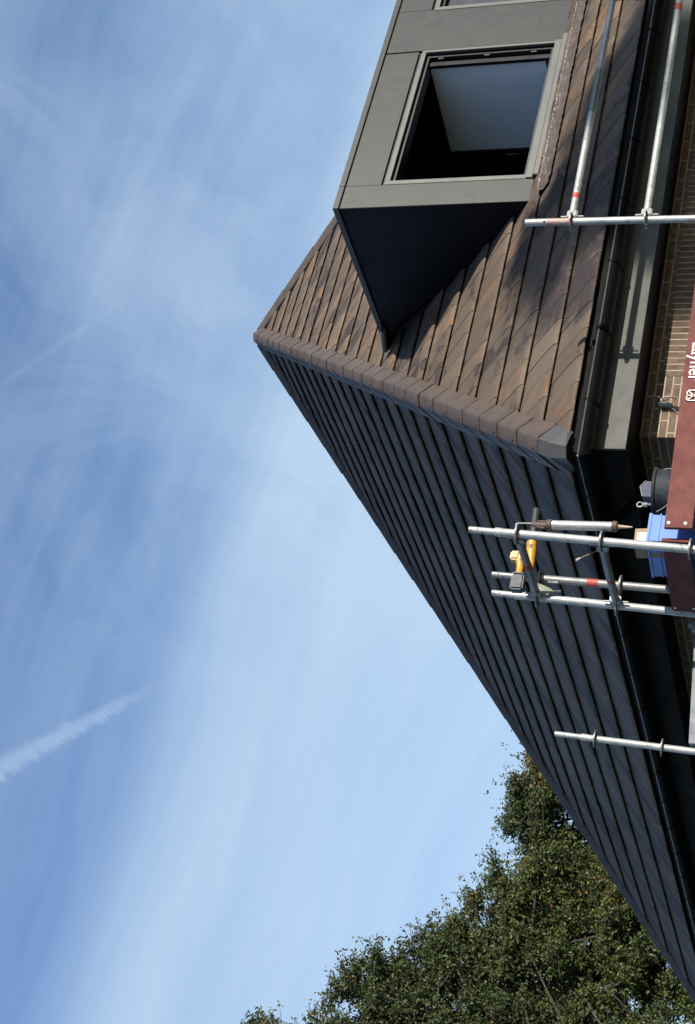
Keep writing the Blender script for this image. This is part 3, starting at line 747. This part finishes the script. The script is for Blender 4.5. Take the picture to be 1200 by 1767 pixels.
# diagonal bracket between the cross tube and pole B (greenish plate)
o = empty('scaffold_bracket', tuple(V((-1.13, -.10, .02))), 'pale green steel bracket plate beside the yellow drill battery', 'bracket')
q = MB(); q.prism([(.05, .0, .03), (.02, .045, -.085), (-.005, .06, -.03), (-.01, .0, .05)], (.012, .01, 0)); q.build('plate', simple('pale_green_steel', (.28, .30, .22), .5, .2, .3, 20), o, smooth=False)
for bx, by, bz in ((.05, -.01, -.05), (.03, .06, -.06)):
    q = MB(); q.tube([(bx, by, bz), (bx, by, bz - .062)], .006, 8); q.build('bolt', 'galv', o)
# toe boards of red film-faced plywood
def board(label, a, b_, thick, z0, z1, rivs, m='plywood'):
    a, b_ = Vector(a), Vector(b_); d = (b_ - a).normalized(); s_ = d.cross(Z)
    ctr = V((a + b_) / 2 + Z * ((z0 + z1) / 2)); root = empty('toe_board', tuple(ctr), label, 'toe board', 'red scaffold toe boards')
    t = MB(); t.obox(Vector((0, 0, 0)), d * ((b_ - a).length / 2), s_ * thick, Z * ((z1 - z0) / 2), .002); t.build('board', m, root)
    for l_, z in rivs:
        k = MB(); p = a + d * l_ + Z * z - (a + b_) / 2 - Z * ((z0 + z1) / 2); k.tube([p - s_ * (thick + .003), p + s_ * (thick + .003)], .009, 12)
        k.build('rivet', 'rivet', root)
    return root
b1_ = board('long sunlit red plywood toe board along the front, with white lettering', (-1.085, -.760, 0), (1.9, -.800, 0), .012, -.955, -.800, [(.03, -.822), (.03, -.915), (1.0, -.93)])
b2_ = board('short shaded red toe board running back beneath the crate', (-1.115, -.690, 0), (-1.160, .02, 0), .012, -.935, -.782, [(.04, -.80), (.66, -.80), (.66, -.91)])
# lettering, upside down because the board was mounted that way
cu = bpy.data.curves.new('letters', 'FONT'); cu.body = 'Layher'; cu.size = .118; cu.extrude = .0012; cu.offset = .0012
to = bpy.data.objects.new('letters', cu); col.objects.link(to); bpy.context.view_layer.update()
me = bpy.data.meshes.new_from_object(to.evaluated_get(bpy.context.evaluated_depsgraph_get())); bpy.data.objects.remove(to)
xs = [q.co.x for q in me.vertices]; sx = .300 / (max(xs) - min(xs)); x0 = min(xs)
bl = MB(); vs = [(.250 - (q.co.x - x0) * sx, -.7995 - .0 + .012 - q.co.z, -.833 - q.co.y) for q in me.vertices]
off = V((0, 0, 0)) - Vector(b1_.location)
lm = MB(); lm.add([Vector(p) + off + Vector((0, -.003, 0)) for p in vs], [tuple(p.vertices) for p in me.polygons])
for q in lm.v: pass
lm.build('lettering', 'white', b1_, smooth=False)
lg = MB(); yb = -.792
def seg(x0, z0, x1, z1, t=.0035):
    a, b_ = Vector((x0, yb, z0)), Vector((x1, yb, z1)); d = (b_ - a).normalized(); s_ = d.cross(Y); lg.obox((a + b_) / 2, d * ((b_ - a).length / 2 + t), s_ * t, Y * .0015)
L0, L1, T0, T1 = -.196, -.119, -.838, -.915
for a in ((L0, T0, L1, T0), (L1, T0, L1, T1), (L1, T1, L0, T1), (L0, T1, L0, T0), (L0, T0, L1, T1), (L1, T0, L0, T1), (-.1575, T0, -.1575, (T0 + T1) / 2)): seg(*a)
lg.v = [tuple(Vector(q) + off) for q in lg.v]
lg.build('emblem', 'white', b1_, smooth=False)
# fix lettering plane to the board's outer face
# deck the things stand on
dk = MB(); 
deck = empty('scaffold_deck', tuple(V((.4, -.35, -.99))), 'dark scaffold deck board behind the red toe board', 'scaffold deck')
for k in range(2): dk.box(-1.45, 1.6, -.36 + .34 * k, -.03 + .34 * k, .0, .036, .004)
dk.build('plank', 'wood', deck, smooth=False); del dk
DZK = -.952
# aluminium beam reaching left from pole B
bm_ = empty('deck_beam', tuple(V((-1.20, .17, -.935))), 'flat grey aluminium beam under the cross tubes, cut clean at its left end', 'beam')
a = Vector((0, 0, 0)); b_ = Vector((-.79, -.06, -.045)); d = (b_ - a).normalized(); s_ = d.cross(Z).normalized()
q = MB(); q.obox((a + b_) / 2, d * (b_ - a).length / 2, s_ * .02, Z * .032, .004); q.build('profile', simple('blue_grey_weathered_aluminium', (.10, .105, .12), .55, .2, .3, 12), bm_)
q = MB(); q.obox(Vector((.02, 0, .0)), d * .03, s_ * .026, Z * .05, .006); q.tube([(.03, 0, .04), (.03, 0, .075)], .012, 8); q.build('coupler', 'galv_dull', bm_)

# ------------------------------------------------------------------ things on the scaffold
# blue crate
cr = empty('crate', tuple(V((-.985, -.42, DZK))), 'blue plastic crate behind the toe board, cardboard box sticking out of it', 'crate')
cr.rotation_euler.z = R_(4)
def tub(mb, wx, wy, h_, t, taper=.03, z0=0):
    o1 = [(-wx + taper, -wy + taper, z0), (wx - taper, -wy + taper, z0), (wx - taper, wy - taper, z0), (-wx + taper, wy - taper, z0)]
    o2 = [(-wx, -wy, z0 + h_), (wx, -wy, z0 + h_), (wx, wy, z0 + h_), (-wx, wy, z0 + h_)]
    i2 = [(x - t * (1 if x > 0 else -1), y - t * (1 if y > 0 else -1), z) for x, y, z in o2]
    i1 = [(x - t * (1 if x > 0 else -1), y - t * (1 if y > 0 else -1), z + t) for x, y, z in o1]
    mb.add(o1 + o2 + i2 + i1, [(3, 2, 1, 0), (12, 13, 14, 15)] + [(k, (k + 1) % 4, 4 + (k + 1) % 4, 4 + k) for k in range(4)] + [(4 + k, 4 + (k + 1) % 4, 8 + (k + 1) % 4, 8 + k) for k in range(4)] + [(8 + k, 8 + (k + 1) % 4, 12 + (k + 1) % 4, 12 + k) for k in range(4)])
q = MB(); tub(q, .096, .175, .262, .004, .014); q.build('bin', 'blue', cr, smooth=False)
q = MB()
for (x0, x1, y0, y1) in ((-.103, .103, -.182, -.170), (-.103, .103, .170, .182), (-.103, -.091, -.170, .170), (.091, .103, -.170, .170)): q.box(x0, x1, y0, y1, .258, .275, .003)
q.box(-.101, .101, -.178, -.1735, .205, .212); q.box(-.101, -.0965, -.1735, .1735, .205, .212)
q.build('rim', 'blue', cr, smooth=False)
# cardboard box inside the crate
cbx = empty('cardboard_box', tuple(V((-1.000, -.50, DZK + .05))), 'open cardboard box with a white printed label, standing in the blue crate', 'box')
cbx.rotation_euler = (R_(-3), R_(-3), R_(10))
q = MB(); tub(q, .062, .060, .300, .003, .0); q.build('carton', 'card', cbx, smooth=False)
q = MB(); q.box(-.050, .030, -.0615, -.0603, .215, .285); q.build('printed_label', 'paper', cbx, smooth=False)
q = MB()
for k in range(5): q.box(-.044, .022 - (k % 3) * .012, -.0622, -.0616, .230 + k * .010, .2325 + k * .010)
q.build('print', 'cable', cbx, smooth=False)
# black tub with handle
tb = empty('bucket', tuple(V((-.610, -.42, DZK))), 'scuffed black builder tub with wire handle, behind the toe board', 'bucket')
q = MB(); n = 36; prof = [(0, 0), (.118, 0), (.125, .01), (.146, .27), (.156, .278), (.158, .292), (.150, .294), (.142, .27), (.118, .015), (0, .012)]
vs = [(r * math.cos(2 * math.pi * j / n), r * math.sin(2 * math.pi * j / n), z) for r, z in prof for j in range(n)]
q.add(vs, [(i * n + j, i * n + (j + 1) % n, (i + 1) * n + (j + 1) % n, (i + 1) * n + j) for i in range(len(prof) - 1) for j in range(n)])
q.build('pail', 'tub', tb, ang=40)
q = MB(); q.tube([(-.152 * math.cos(t), -.10 * math.sin(t) - .02, .27 - .14 * math.sin(t)) for t in np.linspace(0, math.pi, 16)], .0035, 6); q.build('wire_handle', 'cable', tb)
# navy bag and a hammer sticking out of the tub
bg_ = empty('tool_pouch', tuple(V((-.585, -.42, DZK + .03))), 'navy folded pouch poking up out of the black tub', 'pouch')
q = MB(); q.prism([(-.055, 0, .15), (.05, 0, .15), (.062, 0, .325), (.02, 0, .355), (-.05, 0, .335)], (.0, .07, 0)); q.build('pouch_body', 'navy', bg_, smooth=False)
q = MB(); q.tube([(.062, -.002, .325), (.02, -.002, .355), (-.05, -.002, .335)], .003, 6); q.build('piping', 'cable', bg_)
hm = empty('spanner', tuple(V((-.705, -.44, DZK + .05))), 'steel spanner with ring end leaning out of the black tub', 'spanner')
q = MB(); q.tube([(.03, 0, 0), (-.005, 0, .28)], .007, 8); q.tube([(-.005, 0, .272), (-.005, 0, .30)], .014, 10)
q.tube([(-.005 + .017 * math.cos(t), .0, .318 + .017 * math.sin(t)) for t in np.linspace(0, 2 * math.pi, 14)], .005, 6, cap=False); q.build('shaft', 'galv_dull', hm)
# sealant gun hanging from the rosette
gun = empty('sealant_gun', tuple(V((-1.072, -.735, -.125))), 'silver tubular sealant gun hanging nozzle down on the front scaffold pole', 'sealant gun')
gd = Vector((.008, 0, -1)).normalized()
def gp(t): return gd * t
q = MB(); q.tube([gp(.03), gp(.375)], .0275, 28); q.build('barrel', 'alu', gun)
for a, b_ in ((.0, .030), (.375, .408)):
    q = MB(); q.tube([gp(a), gp(a + .004), gp(b_ - .004), gp(b_)], [.029, .0325, .0325, .029], 24); q.build('end_ring', 'brown', gun)
q = MB(); q.tube([gp(.408), gp(.415), gp(.44), gp(.492)], [.018, .012, .009, .0035], 14); q.build('nozzle', 'nozzle', gun)
q = MB(); q.obox(gp(-.045), X * .012, Y * .010, Z * .045, .003); q.obox(gp(-.03) + X * .022, X * .005, Y * .006, Z * .03, .002); q.tube([gp(-.085) + X * .02, gp(-.02) + X * -.016], .007, 8); q.tube([gp(-.07) - X * .012, gp(-.01) - X * .024], .006, 8); q.build('trigger', 'brown', gun)
q = MB(); q.tube([gp(-.05) + X * .008, gp(-.172) + X * .006, gp(-.181) + X * .001, gp(-.184) - X * .012, gp(-.180) - X * .03], .0038, 8); q.build('hook_rod', 'alu', gun)
# yellow cordless tool
dr = empty('cordless_drill', tuple(V((-.90, -.20, .095))), 'yellow cordless tool with black nose tube and battery, lying across the scaffold tubes', 'power tool')
q = MB(); q.tube([(.293, 0, .004), (.285, 0, .004), (.06, 0, -.006)], [.024, .026, .026], 20); q.tube([(.06, 0, -.006), (.045, 0, -.007)], .031, 20); q.build('nose_tube', 'rubber', dr)
q = MB(); q.tube([(.045, 0, -.006), (.03, 0, -.006), (.02, 0, -.007), (-.02, 0, -.010), (-.035, 0, -.012), (-.125, 0, -.026), (-.135, 0, -.027)], [.034, .035, .031, .034, .032, .020, .014], 18)
q.obox(Vector((-.062, 0, .035)), X * .034, Y * .026, Z * .030, .010)
q.obox(Vector((-.064, 0, .082)), X * .032, Y * .030, Z * .030, .010); q.build('housing', 'yellow', dr)
q = MB(); q.tube([(-.085, 0, .056), (-.12, 0, .045), (-.175, 0, .040), (-.195, 0, .040)], [.026, .023, .021, .030], 16); q.build('grip', 'yellow', dr)
q = MB(); q.obox(Vector((-.255, 0, .038)), X * .055, Y * .034, Z * .040, .010); q.obox(Vector((-.195, 0, .038)), X * .010, Y * .030, Z * .034, .006); q.build('battery', 'rubber', dr)
q = MB(); q.obox(Vector((0, -.035, -.010)), X * .014, Y * .001, Z * .009); q.build('sticker', 'dot', dr)
# loose brush stick
sk = empty('glue_stick', tuple(V((-1.150, -.60, -.41))), 'thin pale stick poking out beside the lower cross tube', 'stick')
q = MB(); q.tube([(0, 0, 0), (-.10, -.065, .082)], .0035, 8); q.build('shaft', 'card', sk)
q = MB(); q.tube([(-.098, -.063, .080), (-.118, -.077, .096)], .006, 8); q.build('tip', 'paper', sk)
# yellow and black tag plate strung between the guardrails at the frame's edge
sg = empty('scaffold_tag', tuple(V((3.40, -.915, -.30))), 'yellow tag plate with black end strung between the two guardrails', 'tag plate')
q = MB(); q.box(-.012, .30, -.004, .004, -.155, .06, .001); q.build('plate', simple('yellow_plate', (.38, .30, .03), .5), sg, smooth=False)
q = MB(); q.box(-.012, .30, -.006, .006, .062, .165, .001); q.build('clip_end', 'black', sg, smooth=False)
q = MB(); q.tube([(.0, 0, .16), (.0, 0, .31)], .003, 6); q.build('tie_wire', 'black', sg)

# ------------------------------------------------------------------ trees
def make_tree(label, base, crown, nclump, nleaf, leafm, lsize, seed, group='trees around the house', autumn=(), trunk_r=.32, K=1.6):
    base = (base[0] * K, base[1] * K, 0)
    crown = [(a * K, b * K, (c - CAMZ) * K + CAMZ, d * K, e * K, f * K) for a, b, c, d, e, f in crown]
    autumn = [(a * K, b * K, (c - CAMZ) * K + CAMZ, d * K, e) for a, b, c, d, e in autumn]; lsize *= K * .92; trunk_r *= K
    rg = np.random.default_rng(seed); rd = random.Random(seed)
    base = Vector(base); root = empty('oak_tree', (base.x, base.y, 0), label, 'tree', group)
    # clump centres spread through the crown's ellipsoids, thinner towards the middle
    cl = []
    tot8 = sum((e[3] * e[4] * e[5]) ** .8 for e in crown)
    for (ex, ey, ez, rx, ry, rz) in crown:
        k = max(6, int(nclump * (rx * ry * rz) ** .8 / tot8))
        for _ in range(k):
            d = rg.normal(size=3); d /= np.linalg.norm(d); r = rg.uniform(.02, 1.0) ** .45
            r *= 1 + .12 * math.sin(5 * d[0] + 3 * d[2] + seed) + .10 * math.sin(9 * d[1] - 6 * d[2])
            cl.append((ex + d[0] * rx * r, ey + d[1] * ry * r, ez + d[2] * rz * r, rg.uniform(.26, .62) * K))
    cl = np.array(cl); P_ = cl[:, :3]; R0 = cl[:, 3]
    # limbs
    tr = MB(); loc = lambda p: Vector(p) - Vector((base.x, base.y, 0))
    ztop = max(e[2] for e in crown)
    spine = [Vector((base.x, base.y, 0))]
    ctr = Vector((np.mean(P_[:, 0]), np.mean(P_[:, 1]), ztop))
    for t in (.25, .5, .75, 1.0):
        p = Vector((base.x, base.y, 0)).lerp(ctr, t); p.x += rd.uniform(-.35, .35); p.y += rd.uniform(-.35, .35); spine.append(p)
    rad = [trunk_r * (1 - .75 * i / 4) for i in range(5)]
    tr.tube([loc(p) for p in spine], rad, 10); tob = tr.build('trunk', 'bark', root)
    lb = MB()
    nl = 26
    idx = rg.choice(len(P_), size=min(nl, len(P_)), replace=False)
    limbs = []
    for i in idx:
        e = Vector(P_[i]); t = min(max((e.z - base.z) / max(ztop, 1) * .75, .25), .95)
        q = t * 4; a = spine[int(q)].lerp(spine[min(int(q) + 1, 4)], q - int(q))
        pts = []
        for s_ in np.linspace(0, 1, 7):
            p = a.lerp(e, s_); p.z -= math.sin(s_ * math.pi) * .08 * (e - a).length; p += Vector([rd.uniform(-.12, .12) * K for _ in range(3)]) * (0 < s_ < 1); pts.append(p)
        r0 = trunk_r * .22
        lb.tube([loc(p) for p in pts], [r0 * (1 - .86 * s_) for s_ in np.linspace(0, 1, 7)], 6, cap=False); limbs += pts[2:]
    LB = np.array([tuple(p) for p in limbs])
    for i in range(len(P_)):
        e = Vector(P_[i]); j = int(np.argmin(((LB - P_[i]) ** 2).sum(1))); a = Vector(LB[j])
        m_ = a.lerp(e, .5) + Vector([rd.uniform(-.15, .15) for _ in range(3)])
        lb.tube([loc(a), loc(m_), loc(e)], [.035 * K, .022 * K, .009 * K], 4, cap=False)
    # leaves: sprigs around each clump centre; each sprig a little fan of leaves on a short twig
    w3 = R0 ** 2.2; nsps = np.maximum(3, (nleaf / 6 * w3 / w3.sum()).astype(int))
    cen = []; ton = []
    for i in range(len(P_)):
        r0 = R0[i]; nsp = int(nsps[i])
        d = rg.normal(size=(nsp, 3)); d /= np.linalg.norm(d, axis=1)[:, None]
        rr = np.abs(rg.normal(size=nsp)) * .60 + .10
        sp = P_[i] + d * (rr * r0)[:, None] * np.array([.62, .62, .50])
        tw = d * np.array([1, 1, .6]) + rg.normal(size=(nsp, 3)) * .5 + np.array([0, 0, .35]); tw /= np.linalg.norm(tw, axis=1)[:, None]
        for s_ in range(0, nsp, 3): lb.tube([loc(Vector(P_[i])), loc(Vector(sp[s_])) + Vector(tw[s_]) * .1], [.008 * K, .003 * K], 3, cap=False)
        for q in range(6):
            cen.append(sp + tw * (q * lsize * .34) + rg.normal(size=(nsp, 3)) * lsize * .42)
            f = np.full(nsp, rd.random())
            au = np.zeros(nsp)
            for (ax, ay, az, ar, ap_) in autumn:
                dd = np.sqrt(((P_[i] - np.array([ax, ay, az])) ** 2).sum())
                if dd < ar: au = (rg.random(nsp) < ap_).astype(float) * rg.uniform(.3, 1, nsp)
            ton.append(np.stack([np.clip(f * .6 + rg.random(nsp) * .5, 0, 1), (rg.random(nsp) < .10) * rg.random(nsp), np.maximum(au, (rg.random(nsp) < .006) * .8)], 1))
    cen = np.concatenate(cen); ton = np.concatenate(ton); N = len(cen)
    ax = rg.normal(size=(N, 3)); ax /= np.linalg.norm(ax, axis=1)[:, None]
    nn = rg.normal(size=(N, 3)) * .75 + np.array([0, -.25, .75]); nn -= ax * (nn * ax).sum(1)[:, None]; nn /= np.linalg.norm(nn, axis=1)[:, None]
    bi = np.cross(nn, ax); ls = lsize * rg.uniform(.7, 1.3, N)[:, None]
    o3 = np.array([base.x, base.y, 0]); c_ = cen - o3
    v = np.stack([c_ - ax * ls * .5, c_ + bi * ls * .27 + ax * ls * .06 + nn * ls * .08, c_ + ax * ls * .5, c_ - bi * ls * .27 + ax * ls * .06 + nn * ls * .08], 1).reshape(-1, 3)
    me = bpy.data.meshes.new('crown'); me.vertices.add(N * 4); me.vertices.foreach_set('co', v.ravel())
    ii = np.arange(N) * 4
    tri = np.stack([ii, ii + 1, ii + 2, ii, ii + 2, ii + 3], 1).ravel()
    me.loops.add(N * 6); me.loops.foreach_set('vertex_index', tri.astype(np.int32))
    me.polygons.add(N * 2); me.polygons.foreach_set('loop_start', (np.arange(N * 2) * 3).astype(np.int32)); me.polygons.foreach_set('loop_total', np.full(N * 2, 3, np.int32))
    a = me.color_attributes.new('tone', 'FLOAT_COLOR', 'POINT')
    a.data.foreach_set('color', np.repeat(np.concatenate([ton, np.ones((N, 1))], 1), 4, 0).ravel())
    me.materials.append(M[leafm]); me.update(); me.validate()
    co = bpy.data.objects.new('crown', me); col.objects.link(co); co.parent = root
    lb.build('branches', 'bark', root, smooth=True, ang=80)
    return root
# positions are metres from the camera, z above the ground
make_tree('tall leafy oak, leftmost and highest, its crown rising above the others', (5.6, 26.2, 0),
          [(5.4, 25.6, 10.2, 1.3, 1.3, 1.75), (6.85, 25.4, 9.8, .75, .9, 1.05), (7.0, 25.3, 10.45, .28, .35, .45), (7.65, 25.5, 8.8, .75, .9, .95), (6.3, 25.8, 7.6, 1.9, 1.6, 2.0), (5.9, 25.3, 11.6, .35, .4, .55)], 520, 200000, 'leaf2', .070, 11, trunk_r=.34)
make_tree('broad green oak behind the middle of the roof edge with some orange leaves', (8.7, 26.4, 0),
          [(8.4, 25.5, 7.7, .95, 1.1, 1.05), (9.1, 25.5, 7.1, 1.0, 1.2, 1.15), (8.3, 25.9, 5.9, 2.0, 1.6, 1.7), (9.6, 25.9, 5.5, 1.5, 1.4, 1.5), (8.0, 25.3, 8.3, .35, .4, .5)], 520, 200000, 'leaf', .068, 12,
          autumn=((9.4, 25, 5.4, .8, .30), (9.3, 25.2, 7.6, .6, .14)), trunk_r=.30)
make_tree('oak crown half hidden behind the roof edge, with a rusty tinge at its top', (11.6, 26.0, 0),
          [(10.12, 25.1, 7.55, .52, .8, .62), (10.75, 25.0, 7.5, .55, .8, .62), (11.35, 24.9, 7.5, .5, .7, .52), (10.6, 25.6, 6.0, 1.2, 1.2, 1.2), (12.0, 25.6, 5.6, 1.5, 1.3, 1.4)], 340, 130000, 'leaf2', .068, 13,
          autumn=((11.0, 24.7, 7.3, .5, .35),), trunk_r=.28)
# the garden tree at the photographer's back, whose shade dapples the eave
make_tree('garden tree at the back of the photographer, casting soft shade on the eave', (17.0, -12.5, 0),
          [(15.55, -11.2, 10.25, .62, .8, .50), (16.6, -11.7, 9.95, 1.0, .8, .28), (16.1, -11.6, 9.3, 1.3, .8, .30), (15.0, -11.4, 9.45, .35, .5, .16)], 90, 34000, 'leaf', .10, 21, trunk_r=.16, K=1.0)
